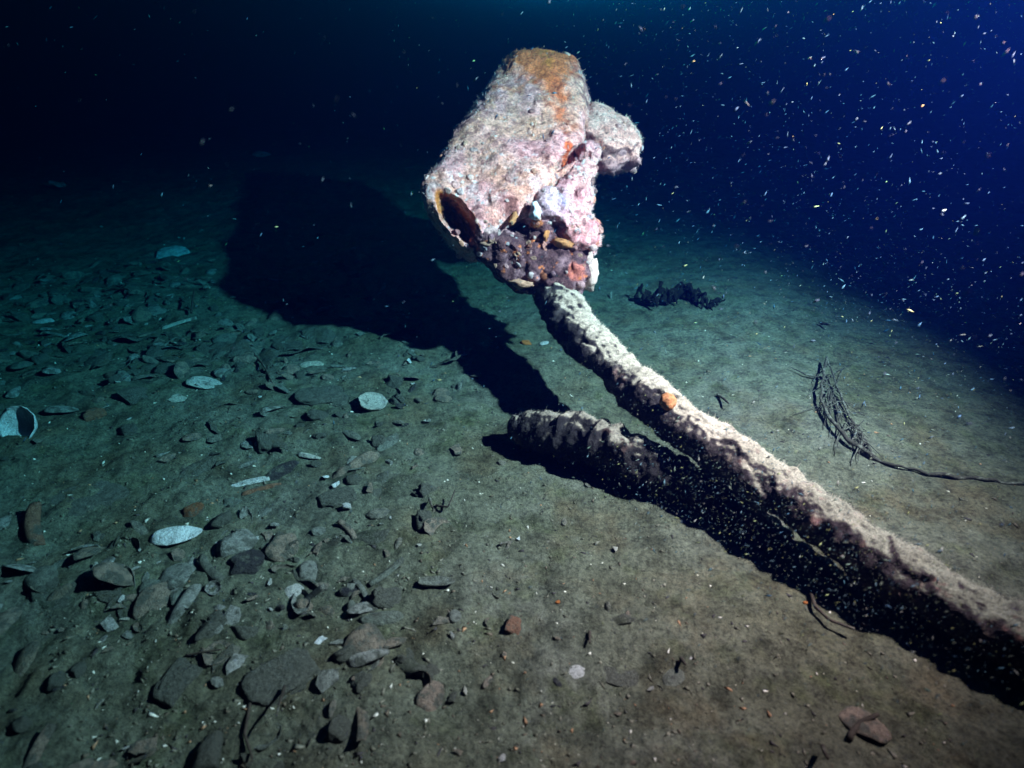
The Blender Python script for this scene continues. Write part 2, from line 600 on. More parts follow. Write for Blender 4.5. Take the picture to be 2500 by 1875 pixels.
def housing_col(W, P, n):
    N1 = fbm(W, 0.12, 3, seed=41)
    N2 = fbm(W, 0.035, 3, seed=42)
    N3 = fbm(W, 0.014, 2, seed=43)
    N4 = fbm(W, 0.02, 2, seed=44)
    c = lerp(np.tile((0.64, 0.385, 0.30), (len(W), 1)), (0.68, 0.37, 0.375), step(N1, -0.25, 0.3))
    low = step(P[:, 1], 330, 470)
    c = lerp(c, (0.82, 0.53, 0.54), low * step(N2, -0.25, 0.35) * 0.75)
    c = lerp(c, (0.50, 0.32, 0.22), step(N2, 0.1, 0.45) * (1 - low) * 0.8)
    c = lerp(c, (0.20, 0.13, 0.13), step(N4 + 0.4 * N1, 0.22, 0.5) * 0.6)
    c = lerp(c, (0.11, 0.08, 0.09), step(N3 + 0.3 * N2, 0.36, 0.56) * 0.7)
    c = lerp(c, (0.78, 0.7, 0.72), step(-N3, 0.44, 0.58) * (0.3 + 0.7 * low))
    rust = 2.0 * gauss(P, 1318, 148, 105, 60) + 0.75 * gauss(P, 1350, 235, 34, 80, -0.2) + 0.6 * gauss(P, 1362, 300, 22, 45)
    c = lerp(c, (0.72, 0.175, 0.05), step(rust + 0.5 * N2 + 0.3 * N3 + 0.3 * N1, 0.2, 1.2) * 0.92)
    c = lerp(c, (0.7, 0.24, 0.05), gauss(P, 1333, 160, 20, 34) * step(N4, -0.1, 0.3))
    c = lerp(c, (0.32, 0.13, 0.07), (gauss(P, 1395, 320, 24, 22) + gauss(P, 1352, 250, 14, 50)) * step(N3, -0.2, 0.3) * 0.8)
    c = lerp(c, (0.13, 0.075, 0.08), (gauss(P, 1428, 230, 22, 75, -0.25)) * step(N3 + 0.3 * N2, -0.3, 0.25) * 0.9)
    c = lerp(c, (0.10, 0.05, 0.045), step(gauss(P, 1248, 520, 26, 32) + 0.4 * N4, 0.5, 0.75) * 0.85)
    c = lerp(c, (0.55, 0.13, 0.05), step(gauss(P, 1386, 378, 20, 18) + 0.4 * N4, 0.45, 0.7))
    # rusted metal inside the hollow
    a = math.atan2(140, 118)
    du, dv = P[:, 0] - 1119, P[:, 1] - 536
    p, q = du * math.cos(a) + dv * math.sin(a), -du * math.sin(a) + dv * math.cos(a)
    cav = np.sqrt((p / 78)**2 + (q / 29)**2 + ((P[:, 2] - 60) / 135)**2)
    c = lerp(c, (0.42, 0.19, 0.05), step(-cav + 0.1 * N2, -1.06, -0.96))
    return c


HEADPTS = []
o, W, n, c = carve('housing', housing_fn, ((1005, 1465), (100, 632), (-150, 150)), 3.0, housing_col, crust_disp(1.0, 10), M_CRUST)
HEADPTS.append((W, n, c, 16000))

BRACKET = [(1418, 345), (1446, 348), (1457, 385), (1450, 430), (1456, 468), (1446, 510), (1466, 560), (1464, 592), (1432, 606), (1370, 596),
           (1322, 575), (1285, 530), (1318, 468), (1380, 410)]


def bracket_fn(us, vs, cs):
    F = inflate(BRACKET, 15, 78, 60)(us, vs, cs)
    U3, V3, C3 = np.meshgrid(us, vs, cs, indexing='ij')
    for (u, v, c, r) in ((1340, 505, 88, 38), (1445, 365, 50, 26), (1425, 575, 55, 44), (1390, 470, 70, 36)):
        F = smin(F, np.sqrt((U3 - u)**2 + (V3 - v)**2 + (C3 - c)**2) - r, 18)
    F = smax(F, -(np.sqrt(((U3 - 1352) / 30)**2 + ((V3 - 553) / 20)**2 + ((C3 - 98) / 40)**2) - 1) * 18, 8)
    F += 13 * fbm(np.stack([U3, V3, C3], -1), 34, 2, seed=32)
    return F


def bracket_col(W, P, n):
    N2 = fbm(W, 0.04, 3, seed=52)
    N3 = fbm(W, 0.014, 2, seed=53)
    c = lerp(np.tile((0.48, 0.29, 0.31), (len(W), 1)), (0.58, 0.39, 0.37), step(N2, -0.2, 0.3))
    c = lerp(c, (0.50, 0.53, 0.64), gauss(P, 1345, 505, 40, 42) * 0.9)
    c = lerp(c, (0.16, 0.2, 0.36), gauss(P, 1372, 520, 14, 34) * step(N2, -0.2, 0.4))
    c = lerp(c, (0.12, 0.09, 0.1), step(N3, 0.3, 0.5) * 0.7)
    c = lerp(c, (0.09, 0.06, 0.07), step(gauss(P, 1330, 560, 60, 22) + 0.3 * N2, 0.45, 0.8))
    c = lerp(c, (0.55, 0.25, 0.1), step(gauss(P, 1312, 548, 20, 14) + 0.4 * N3, 0.5, 0.75))
    c = lerp(c, (0.85, 0.84, 0.86), step(-N3, 0.36, 0.5) * 0.8)
    return c


o, W, n, c = carve('bracket', bracket_fn, ((1240, 1500), (310, 640), (-110, 150)), 3.0, bracket_col, crust_disp(1.0, 60), M_CRUST)
HEADPTS.append((W, n, c, 7000))

KNOB = [(1425, 252), (1448, 238), (1500, 250), (1548, 262), (1568, 292), (1582, 322), (1576, 345), (1570, 378), (1530, 392), (1482, 384), (1446, 356), (1425, 320)]


def knob_fn(us, vs, cs):
    F = inflate(KNOB, -12, 74, 60)(us, vs, cs)
    U3, V3, C3 = np.meshgrid(us, vs, cs, indexing='ij')
    vb = 296 + (U3 - 1430) * 0.36 + 5 * np.sin(U3 / 13.0)
    F = smax(F, (C3 - 62 + 1.25 * np.clip(V3 - vb - 14, 0, None)) * 0.6, 22)
    F += 10 * fbm(np.stack([U3, V3, C3], -1), 36, 2, seed=33)
    return F


def knob_col(W, P, n):
    N2 = fbm(W, 0.04, 3, seed=62)
    N3 = fbm(W, 0.014, 2, seed=63)
    c = lerp(np.tile((0.55, 0.35, 0.30), (len(W), 1)), (0.66, 0.45, 0.39), step(N2, -0.2, 0.3))
    underside_shade = step(-(n[:, 2] + 0.35 * N2 + 0.15 * N3), -0.42, -0.16)       # silt on top; underside darkened to paint in its shade
    c = lerp(c, (0.09, 0.065, 0.07), underside_shade * 0.85)
    c = lerp(c, (0.36, 0.25, 0.27), step(P[:, 1] + 30 * N2, 350, 385) * 0.7)
    c = lerp(c, (0.14, 0.12, 0.11), step(N3, 0.36, 0.52) * 0.7)
    return c


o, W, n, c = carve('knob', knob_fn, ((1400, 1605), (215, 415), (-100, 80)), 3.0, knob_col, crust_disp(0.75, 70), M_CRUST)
HEADPTS.append((W, n, c, 4000))

COLLAR = [(1150, 585), (1200, 545), (1300, 535), (1400, 585), (1458, 590), (1452, 640), (1448, 690), (1420, 700), (1380, 696), (1330, 704), (1262, 690), (1215, 664), (1178, 628)]


def collar_fn(us, vs, cs):
    F = inflate(COLLAR, 5, 66, 50)(us, vs, cs)
    U3, V3, C3 = np.meshgrid(us, vs, cs, indexing='ij')
    for (u, v, c, r) in ((1192, 560, 72, 30), (1395, 680, 40, 30), (1245, 600, 66, 26)):
        F = smin(F, np.sqrt((U3 - u)**2 + (V3 - v)**2 + (C3 - c)**2) - r, 16)
    F += 12 * fbm(np.stack([U3, V3, C3], -1), 34, 2, seed=34)
    return F


def collar_col(W, P, n):
    N2 = fbm(W, 0.04, 3, seed=72)
    N3 = fbm(W, 0.014, 2, seed=73)
    c = lerp(np.tile((0.095, 0.065, 0.075), (len(W), 1)), (0.24, 0.19, 0.22), step(N2, 0.0, 0.4) * 0.8)
    c = lerp(c, (0.05, 0.035, 0.045), step(-N3, 0.1, 0.4) * 0.8)
    c = lerp(c, (0.5, 0.47, 0.45), step(gauss(P, 1195, 560, 36, 30) + 0.4 * N3, 0.45, 0.8) * 0.8)
    c = lerp(c, (0.40, 0.15, 0.11), step(gauss(P, 1405, 660, 34, 34) + 0.5 * N3, 0.5, 0.85) * 0.8)
    c = lerp(c, (0.55, 0.22, 0.08), step(N3, 0.42, 0.55) * 0.8)
    return c


o, W, n, c = carve('collar', collar_fn, ((1120, 1490), (505, 730), (-95, 130)), 3.0, collar_col, crust_disp(1.2, 80), M_CRUST)
HEADPTS.append((W, n, c, 2500))


def lobe(name, u, v, cdep, ru, rv, rc, mat, seed, label=None, rot=0.0, rough=0.75):
    """a lumpy growth fixed to the fitting"""
    bm = bmesh.new()
    bmesh.ops.create_icosphere(bm, subdivisions=3, radius=1)
    P = np.array([q.co[:] for q in bm.verts])
    faces = [[q.index for q in f.verts] for f in bm.faces]
    bm.free()
    P = P * (1 + rough * fbm(P, 0.7, 3, seed=seed) + 0.5 * rough * fbm(P, 0.22, 2, seed=seed + 1))[:, None]
    ca, sa = math.cos(rot), math.sin(rot)
    x, y = P[:, 0] * ru, P[:, 1] * rv
    L = np.stack([u + x * ca - y * sa, v + x * sa + y * ca, cdep + P[:, 2] * rc], 1)
    W = head_world(L) - WOFF
    me = make_mesh(name, W, [f[::-1] for f in faces], mat)
    return obj(name, me, wreck, label=label)


M_FUZZY = litter_mat('pale_growth', [(0.66, 0.44, 0.39)], -0.3, 0.95, 0.05, 40)
M_BLUEISH = litter_mat('blue_white_sponge', [(0.62, 0.66, 0.76)], 0.0, 0.9, 0.1, 40)
lobe('hanging_growth', 1446, 655, 30, 24, 42, 26, M_FUZZY, 3, 'pale shaggy growth hanging from the collar')
lobe('tube_sponge', 1306, 528, 112, 13, 19, 14, M_BLUEISH, 4, 'small blue-white tube sponge')
lobe('tube_sponge', 1340, 468, 100, 11, 14, 12, M_ORANGEPALE, 5)
lobe('sponge', 1374, 597, 80, 28, 9, 16, M_ORANGE, 6, 'orange sponge lip under the pale bulge', 0.15)
lobe('sponge', 1271, 690, 50, 30, 10, 24, M_ORANGEPALE, 7, 'pale orange sponge lip at the foot of the collar', 0.08)
lobe('sponge', 1332, 577, 84, 7, 13, 9, M_ORANGE, 9, None, 0.2)
lobe('sponge', 1190, 592, 80, 18, 8, 10, M_ORANGEPALE, 10, None, -0.1)
lobe('sponge', 1266, 620, 68, 9, 9, 8, M_ORANGEPALE, 11)
lobe('sponge', 1410, 655, 62, 12, 8, 9, M_ORANGEPALE, 12)
lobe('sponge', 1252, 545, 100, 8, 16, 8, M_ORANGE, 13, None, 0.5)

# the shaft, bent up toward the head
SH = [(1318, 640, 0.315, 0.055), (1345, 700, 0.25, 0.059), (1392, 785, 0.205, 0.063), (1475, 872, 0.172, 0.052), (1565, 950, 0.15, 0.049), (1650, 1032, 0.13, 0.050),
      (1750, 1102, 0.112, 0.051), (1865, 1175, 0.10, 0.051), (2000, 1268, 0.09, 0.050), (2150, 1366, 0.082, 0.049), (2310, 1458, 0.075, 0.048), (2520, 1572, 0.07, 0.047),
      (2760, 1715, 0.07, 0.052), (3000, 1850, 0.06, 0.052)]
sp = [at_height(u, v, z) for u, v, z, r in SH]
Vs, Fs = tube(sp, [q[3] for q in SH], 620, 110, 0.0125, 20)


def fouled_shaded(V, n, seed, silt_lit_edge=0.1, soft=0.26):
    N1 = fbm(V, 0.10, 2, seed=seed)
    N2 = fbm(V, 0.03, 3, seed=seed + 1)
    N3 = fbm(V, 0.011, 2, seed=seed + 2)
    pale = lerp(np.tile((0.29, 0.262, 0.21), (len(V), 1)), (0.36, 0.325, 0.265), step(N2, -0.3, 0.3))
    pale = lerp(pale, (0.145, 0.165, 0.132), step(V[:, 0] + 0.08 * N1, 0.28, 0.72))      # pale tone darkened away from the head to imitate the beam's fall-off
    pale = lerp(pale, (0.44, 0.34, 0.28), step(-V[:, 0], -0.3, -0.1) * 0.6)
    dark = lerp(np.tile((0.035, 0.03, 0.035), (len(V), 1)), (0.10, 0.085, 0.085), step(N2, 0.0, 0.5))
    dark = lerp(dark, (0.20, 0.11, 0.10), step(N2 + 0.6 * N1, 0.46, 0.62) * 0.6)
    s = n @ np.array((0.42, 0.1, 0.9)) + 0.14 * N1 + 0.17 * N2 + 0.2 * N3                      # silt over fouling, leaned lampward to paint in the lit and shaded sides
    c = dark + (pale - dark) * step(s, silt_lit_edge, silt_lit_edge + soft)[:, None]
    c = lerp(c, (0.16, 0.13, 0.11), step(N3, 0.42, 0.58) * 0.7)
    return c


me = make_mesh('shaft', Vs - WOFF, Fs, M_SHAFT)
n = normals_of(me)
if np.mean(np.einsum('ij,ij->i', n, Vs - np.repeat(Vs.reshape(620, 110, 3).mean(1), 110, 0))) < 0:
    me.flip_normals()
    n = normals_of(me)
a = me.attributes.new('Col', 'FLOAT_COLOR', 'POINT')
cs = np.ones((len(Vs), 4), np.float32)
cs[:, :3] = fouled_shaded(Vs, n, 90, 0.46)
a.data.foreach_set('color', cs.ravel())
obj('shaft', me, wreck)
SHPTS = (Vs, n, cs[:, :3])

AR = [(1240, 1052, 0.0, 0.036), (1285, 1050, 0.012, 0.048), (1340, 1056, 0.022, 0.050), (1450, 1080, 0.038, 0.050), (1560, 1122, 0.04, 0.046), (1680, 1186, 0.018, 0.044),
      (1800, 1256, -0.004, 0.042), (1930, 1340, -0.03, 0.038)]
ap = [at_height(u, v, z) for u, v, z, r in AR]
Va, Fa = tube(ap, [q[3] for q in AR], 460, 100, 0.016, 120)
me = make_mesh('lower_arm', Va - WOFF, Fa, M_SHAFT)
n = normals_of(me)
if np.mean(np.einsum('ij,ij->i', n, Va - np.repeat(Va.reshape(460, 100, 3).mean(1), 100, 0))) < 0:
    me.flip_normals()
    n = normals_of(me)
a = me.attributes.new('Col', 'FLOAT_COLOR', 'POINT')
ca_ = np.ones((len(Va), 4), np.float32)
ca_[:, :3] = fouled_shaded(Va, n, 130, 0.66) * 0.58  # thin lit top and shaded flanks put into the arm's colour
a.data.foreach_set('color', ca_.ravel())
obj('lower_arm', me, wreck)
ARPTS = (Va, n, ca_[:, :3])


def turf(samples, lmin, lmax, w, parent, name):
    """short hydroid hairs: thin three-sided spikes"""
    Vl, Fl, Cl = [], [], []
    base = 0
    for (W, n, c, k) in samples:
        pick = rng.choice(len(W), k)
        p, nn = W[pick], n[pick]
        L = rng.uniform(lmin, lmax, k) * (0.4 + 1.2 * rng.random(k)**2)
        d = nn + rng.normal(0, 0.55, (k, 3)) + np.array((0, 0, -0.12))
        d /= np.linalg.norm(d, axis=1)[:, None]
        t1 = np.cross(d, rng.normal(0, 1, (k, 3)))
        t1 /= np.linalg.norm(t1, axis=1)[:, None]
        t2 = np.cross(d, t1)
        ww = w * rng.uniform(0.6, 1.5, k)[:, None]
        root = p - nn * 0.001
        vs = np.stack([root + t1 * ww, root + (-0.5 * t1 + 0.866 * t2) * ww, root + (-0.5 * t1 - 0.866 * t2) * ww, p + d * L[:, None]], 1)
        Vl.append(vs.reshape(-1, 3))
        ids = base + 4 * np.arange(k)[:, None]
        Fl.append(np.concatenate([ids + np.array([[0, 1, 3]]), ids + np.array([[1, 2, 3]]), ids + np.array([[2, 0, 3]])]))
        cc = np.clip(c[pick] * rng.uniform(0.8, 1.6, (k, 1)) + 0.05, 0, 0.8)
        Cl.append(np.repeat(cc, 4, 0))
        base += 4 * k
    me = make_mesh(name, np.concatenate(Vl) - WOFF, np.concatenate(Fl), M_SPECK, False, np.concatenate(Cl))
    return obj(name, me, parent, kind='stuff')


turf(HEADPTS, 0.004, 0.012, 0.0006, wreck, 'turf')


def growths():
    """small lumps, cups and plates of growth crowding the crust"""
    bm = bmesh.new()
    bmesh.ops.create_icosphere(bm, subdivisions=2, radius=1)
    P = np.array([q.co[:] for q in bm.verts])
    T = np.array([[q.index for q in f.verts] for f in bm.faces])
    bm.free()
    pal = [(0.8, 0.66, 0.64), (0.62, 0.34, 0.34), (0.5, 0.3, 0.2), (0.2, 0.11, 0.1), (0.58, 0.17, 0.06), (0.66, 0.6, 0.66), (0.36, 0.2, 0.24)]
    Vl, Fl, Cl, base = [], [], [], 0
    for (W, n, c, k), m in zip(HEADPTS, (420, 190, 40, 150)):
        low = np.clip((0.95 - W[:, 2]) * 2.2, 0.15, 1)
        pick = rng.choice(len(W), m, p=low / low.sum())
        for q in pick:
            r = 0.0035 + 0.009 * rng.random()**2.2
            d = n[q] / np.linalg.norm(n[q])
            a = np.cross(d, rng.normal(0, 1, 3))
            a /= np.linalg.norm(a)
            bb = np.cross(d, a)
            h = rng.uniform(0.3, 1.1)
            L = P * (1 + 0.35 * fbm(P, 0.8, 2, seed=float(rng.random() * 50)))[:, None] * (r * rng.uniform(0.8, 1.7), r, r * h)
            if rng.random() < 0.35:                                 # an open cup
                hole = np.exp(-(np.hypot(P[:, 0], P[:, 1]) / 0.45)**2) * (P[:, 2] > 0)
                L[:, 2] -= hole * r * h * 1.1
            Vl.append(W[q] + L[:, :1] * a + L[:, 1:2] * bb + L[:, 2:3] * d)
            Fl.append(T + base)
            base += len(P)
            cc = np.array(pal[rng.choice(7, p=[0.24, 0.2, 0.14, 0.12, 0.06, 0.14, 0.1])]) * rng.uniform(0.7, 1.15)
            Cl.append(np.tile(0.55 * cc + 0.45 * c[q], (len(P), 1)))
    me = make_mesh('encrusting_growth', np.concatenate(Vl) - WOFF, np.concatenate(Fl), M_CRUST, True, np.concatenate(Cl))
    return obj('encrusting_growth', me, wreck, kind='stuff')


growths()
turf([(*SHPTS, 26000), (*ARPTS, 12000)], 0.003, 0.010, 0.0004, wreck, 'turf')

# ------------------------------------------------------------------ litter meshes (shared)
def grid_faces(nu, nv, off=0, close_v=False):
    f = []
    for i in range(nu - 1):
        for j in range(nv if close_v else nv - 1):
            j2 = (j + 1) % nv
            f.append((off + i * nv + j, off + (i + 1) * nv + j, off + (i + 1) * nv + j2, off + i * nv + j2))
    return f


def shell_dome(a, b, hgt, umbo, ridges, seed, thick=0.05, chip=0.12):
    """half a bivalve: a domed, ridged cup of unit-ish size with an inner face"""
    nu, nv = 9, 22
    V = []
    for s in (0, 1):
        for i in range(nu):
            r = (i / (nu - 1))**0.8
            for j in range(nv):
                t = 2 * math.pi * j / nv
                e = 1 + chip * mnoise.noise(Vector((math.cos(t) * 1.7, math.sin(t) * 1.7, seed * 3.1))) * r * 1.6
                x = a * r * e * math.cos(t)
                y = b * r * e * math.sin(t)
                x = x + umbo * (1 - r) * a
                z = hgt * (1 - r**2.2)
                z += ridges * math.sin(r * 22 + 2 * mnoise.noise(Vector((x, y, seed)))) * r * (0.4 + 0.6 * r)
                z += 0.05 * mnoise.noise(Vector((x * 2.5, y * 2.5, seed))) * r
                V.append((x, y, z - s * thick))
    F = grid_faces(nu, nv, 0, True) + [tuple(reversed(q)) for q in grid_faces(nu, nv, nu * nv, True)]
    o1, o2 = (nu - 1) * nv, nu * nv + (nu - 1) * nv
    for j in range(nv):
        j2 = (j + 1) % nv
        F.append((o1 + j, o2 + j, o2 + j2, o1 + j2))
    return V, F


def razor(seed, curve=0.12):
    nu, nv = 10, 7
    V = []
    for s in (0, 1):
        for i in range(nu):
            x = -1 + 2 * i / (nu - 1)
            w = 0.2 * (1 - 0.25 * abs(x)**6) + 0.015 * mnoise.noise(Vector((x * 3, seed, s)))
            for j in range(nv):
                t = math.pi * (0.08 + 0.84 * j / (nv - 1))
                V.append((x + 0.05 * mnoise.noise(Vector((j * 0.7, seed, 4))), w * math.cos(t) + curve * (1 - x * x), 0.11 * math.sin(t) - 0.03 * s))
    F = grid_faces(nu, nv) + [tuple(reversed(q)) for q in grid_faces(nu, nv, nu * nv)]
    k = nu * nv
    for i in range(nu - 1):
        F.append((i * nv, k + i * nv, k + (i + 1) * nv, (i + 1) * nv))
        F.append((i * nv + nv - 1, (i + 1) * nv + nv - 1, k + (i + 1) * nv + nv - 1, k + i * nv + nv - 1))
    for j in range(nv - 1):
        F.append((j, j + 1, k + j + 1, k + j))
        e = (nu - 1) * nv
        F.append((e + j, k + e + j, k + e + j + 1, e + j + 1))
    return V, F


def stone(seed, sx, sy, sz, rough=0.3, sub=3):
    bm = bmesh.new()
    bmesh.ops.create_icosphere(bm, subdivisions=sub, radius=1)
    P = np.array([q.co[:] for q in bm.verts])
    F = [[q.index for q in f.verts] for f in bm.faces]
    bm.free()
    r = 1 + rough * fbm(P, 0.9, 3, seed=seed) + 0.10 * fbm(P, 0.25, 2, seed=seed + 1)
    P = P * r[:, None]
    P = np.clip(P, -0.86, 0.80 + 0.1 * fbm(P, 0.5, 2, seed=seed + 2)[:, None]) * (sx, sy, sz)
    return P, F


def shard(seed):
    """a broken, slightly curved plate"""
    r = random.Random(seed)
    k = r.randint(6, 9)
    ang = sorted(r.uniform(0, 2 * math.pi) for _ in range(k))
    rad = [r.uniform(0.6, 1.05) for _ in range(k)]
    V = []
    asp = r.uniform(0.45, 0.8)
    for s in (1, -1):
        for q in (0.5, 1.0):
            for t, d in zip(ang, rad):
                x, y = d * q * math.cos(t), d * q * math.sin(t) * asp
                V.append((x, y, 0.16 * (1 - x * x - y * y) + s * (0.045 if q < 1 else 0.03)))
        V.append((0, 0, 0.17 + s * 0.05))
    F = []
    m = 2 * k + 1
    for s in (0, 1):
        o_ = s * m
        for i in range(k):
            i2 = (i + 1) % k
            f1 = (o_ + i, o_ + k + i, o_ + k + i2, o_ + i2)
            f2 = (o_ + 2 * k, o_ + i, o_ + i2)
            F += [f1, f2] if s == 0 else [f1[::-1], f2[::-1]]
    for i in range(k):
        i2 = (i + 1) % k
        F.append((k + i, m + k + i, m + k + i2, k + i2))
    return V, F


def kelp(seed, waves=2.0):
    nu, nv = 14, 6
    V = []
    for s in (0, 1):
        for i in range(nu):
            x = -1 + 2 * i / (nu - 1)
            w = 0.32 * max(0.06, (1 - abs(x)**2.4)) * (1 + 0.25 * mnoise.noise(Vector((x * 2.2, seed, 1))))
            for j in range(nv):
                q = -1 + 2 * j / (nv - 1)
                z = 0.08 * mnoise.noise(Vector((x * waves, q * 0.9, seed))) + 0.07 * math.sin(x * 3 * waves + seed) * abs(q) + 0.05 * (1 - q * q)
                V.append((x, w * q + 0.18 * mnoise.noise(Vector((x * 1.1, seed, 7))), z - 0.018 * s))
    F = grid_faces(nu, nv) + [tuple(reversed(q)) for q in grid_faces(nu, nv, nu * nv)]
    k = nu * nv
    for i in range(nu - 1):
        F.append((i * nv, k + i * nv, k + (i + 1) * nv, (i + 1) * nv))
        F.append((i * nv + nv - 1, (i + 1) * nv + nv - 1, k + (i + 1) * nv + nv - 1, k + i * nv + nv - 1))
    for j in range(nv - 1):
        F.append((j, j + 1, k + j + 1, k + j))
        e = (nu - 1) * nv
        F.append((e + j, k + e + j, k + e + j + 1, e + j + 1))
    return V, F


def twig_mesh(pts, r0, r1, seed=0, nv=7, nu=16):
    P = np.asarray(pts, float)
    seg = np.r_[0, np.cumsum(np.linalg.norm(np.diff(P, axis=0), axis=1))]
    s = np.linspace(0, seg[-1], nu)
    C = np.stack([np.interp(s, seg, P[:, k]) for k in range(3)], 1)
    C += 0.6 * r0 * np.stack([fbm(C + k * 3, 0.05, 2, seed=seed + k) for k in range(3)], 1)
    T = np.gradient(C, axis=0)
    T /= np.linalg.norm(T, axis=1)[:, None]
    A = np.cross(T, (0.13, 0.21, 0.97))
    A /= np.linalg.norm(A, axis=1)[:, None]
    B = np.cross(A, T)
    R = r0 + (r1 - r0) * np.linspace(0, 1, nu)
    R = R * (1 + 0.3 * fbm(C, 0.02, 2, seed=seed + 9))
    V = []
    for i in range(nu):
        for j in range(nv):
            t = 2 * math.pi * j / nv
            V.append(C[i] + (A[i] * math.cos(t) + B[i] * math.sin(t)) * R[i])
    F = grid_faces(nu, nv, 0, True)
    F.append(tuple(range(nv)))
    F.append(tuple(reversed(range((nu - 1) * nv, nu * nv))))
    return V, F


def mk(kind, seed):
    if kind == 'clam':
        return shell_dome(1, 0.82, 0.32, 0.35, 0.016, seed)
    if kind == 'mussel':
        return shell_dome(1, 0.42, 0.28, 0.7, 0.012, seed, 0.05, 0.08)
    if kind == 'scallop':
        return shell_dome(0.95, 1.0, 0.26, 0.3, 0.045, seed, 0.05, 0.1)
    if kind == 'razor':
        return razor(seed)
    if kind == 'pebble':
        return stone(seed, 1, 0.8, 0.55, 0.8, 3)
    if kind == 'flat_stone':
        return stone(seed, 1, 0.72, 0.3, 0.7, 4)
    if kind == 'shard':
        return shard(seed)
    if kind == 'kelp':
        return kelp(seed)


CACHE = {}
KEEP = []


def litter_mesh(kind, seed, mat):
    key = (kind, seed, mat.name)
    if key not in CACHE:
        v, f = mk(kind, seed)
        me = make_mesh(kind, v, f, mat, kind not in ('shard',))
        bm = bmesh.new()
        bm.from_mesh(me)
        bmesh.ops.recalc_face_normals(bm, faces=bm.faces)
        bm.to_mesh(me)
        bm.free()
        CACHE[key] = me
    return CACHE[key]


def lay(name, kind, seed, mat, x, y, size, ang, tilt=(0, 0), sink=0.1, label=None, cat=None, group=None, squash=1.0, wide=1.0):
    """lay a piece on the silt, tipped a little and pressed in"""
    o = obj(name, litter_mesh(kind, seed, mat), None, label, cat, group)
    if seed < 60:
        KEEP.append((x, y, size))
    z = float(ground_z(x, y))
    e = 0.05
    gx = (float(ground_z(x + e, y)) - float(ground_z(x - e, y))) / (2 * e)
    gy = (float(ground_z(x, y + e)) - float(ground_z(x, y - e))) / (2 * e)
    up = Vector((-gx * 0.6, -gy * 0.6, 1)).normalized()
    q = Vector((0, 0, 1)).rotation_difference(up)
    m = q.to_matrix().to_4x4() @ Matrix.Rotation(ang, 4, 'Z') @ Matrix.Rotation(tilt[0], 4, 'X') @ Matrix.Rotation(tilt[1], 4, 'Y')
    o.matrix_world = Matrix.Translation((x, y, z - size * sink)) @ m @ Matrix.Diagonal((size, size * wide, size * squash, 1))
    return o


def spot_at(u, v):
    p = at_height(u, v, 0.0)
    for _ in range(3):
        p = at_height(u, v, float(ground_z(p[0], p[1])))
    return float(p[0]), float(p[1])


def notable(name, kind, seed, mat, u, v, px, ang, label, cat, **kw):
    x, y = spot_at(u, v)
    t = (CAM_H) / -ray(u, v)[2]
    return lay(name, kind, seed, mat, x, y, px * 0.5 * t / FPX, math.radians(ang), label=label, cat=cat, **kw)


# pieces one can pick out by eye
notable('mussel_shell', 'mussel', 1, M_WHITE, 432, 1308, 122, 190, 'bright bluish white mussel shell on the dark silt beside a rusty stone', 'shell', tilt=(0.3, 0.1), sink=-0.05, wide=1.75)
notable('broken_shell', 'clam', 2, M_WHITE, 52, 1062, 104, 8, 'pale blue broken shell cup at the dark end of the seabed, leftmost of all', 'shell', tilt=(-2.15, 0.2), sink=-0.55, squash=1.5)
notable('black_stone', 'pebble', 3, M_DARK, 605, 1380, 100, 20, 'black stone with pale veins lying alone on olive silt', 'stone', sink=0.05, squash=1.1)
notable('razor_shell', 'razor', 4, M_BROWN, 95, 1290, 125, 122, 'brown razor shell with pale tip standing half buried', 'shell', tilt=(0, -0.25), sink=-0.1, squash=1.9, wide=1.4)
notable('rusty_stone', 'pebble', 5, M_BROWN, 470, 1248, 66, 10, 'rust-brown stone just behind the bright white mussel shell', 'stone', sink=0.0)
notable('shell_fragment', 'clam', 6, M_PALE, 716, 1452, 58, 80, 'brown shell fragment with a white front rim', 'shell', tilt=(0.2, -0.45), sink=0.0)
notable('shell_fragment', 'shard', 7, M_WHITE, 782, 1566, 46, 60, 'small lilac white shell fragment leaning in a hollow', 'shell', tilt=(0.5, 0.2), sink=0.0)
notable('clam_shell', 'clam', 8, M_PALE, 912, 990, 84, 250, 'upturned clam shell with pale rim and silt inside', 'shell', tilt=(2.85, 0.1), sink=-0.35, squash=1.2)
notable('flat_stone', 'flat_stone', 9, M_STONE, 785, 972, 160, 10, 'smooth leaf-shaped flat stone beside the upturned clam shell', 'stone', sink=0.02, squash=0.7)
notable('flat_stone', 'flat_stone', 10, M_STONE, 825, 1215, 105, 30, 'rounded silted stone with white shell chips on its edge', 'stone', sink=0.0, squash=0.9)
notable('flat_stone', 'flat_stone', 11, M_STONE, 235, 1215, 270, 175, 'large smooth half-buried slab beside the brown razor shell', 'stone', sink=0.09, squash=0.5)
notable('flat_stone', 'flat_stone', 12, M_STONE, 685, 1655, 200, 40, 'broad tan stone with a deep shadow along one edge', 'stone', sink=0.03, squash=0.8)
notable('flat_stone', 'flat_stone', 13, M_STONE, 430, 1662, 130, 70, 'rounded grey stone with a black hollow beside it', 'stone', sink=0.0, squash=0.9)
notable('pebble', 'pebble', 14, M_STONE, 412, 905, 72, 10, 'smooth pale round stone among shell litter', 'stone', sink=0.1)
notable('clam_shell', 'clam', 15, M_PALE, 500, 935, 84, 200, 'domed yellowish clam shell with a bright edge', 'shell', tilt=(0.1, -0.25), sink=0.0)
notable('shell_fragment', 'shard', 16, M_PALE, 432, 978, 66, 20, 'white-tipped flat shell piece below the domed clam', 'shell', tilt=(0.4, -0.1), sink=-0.1)
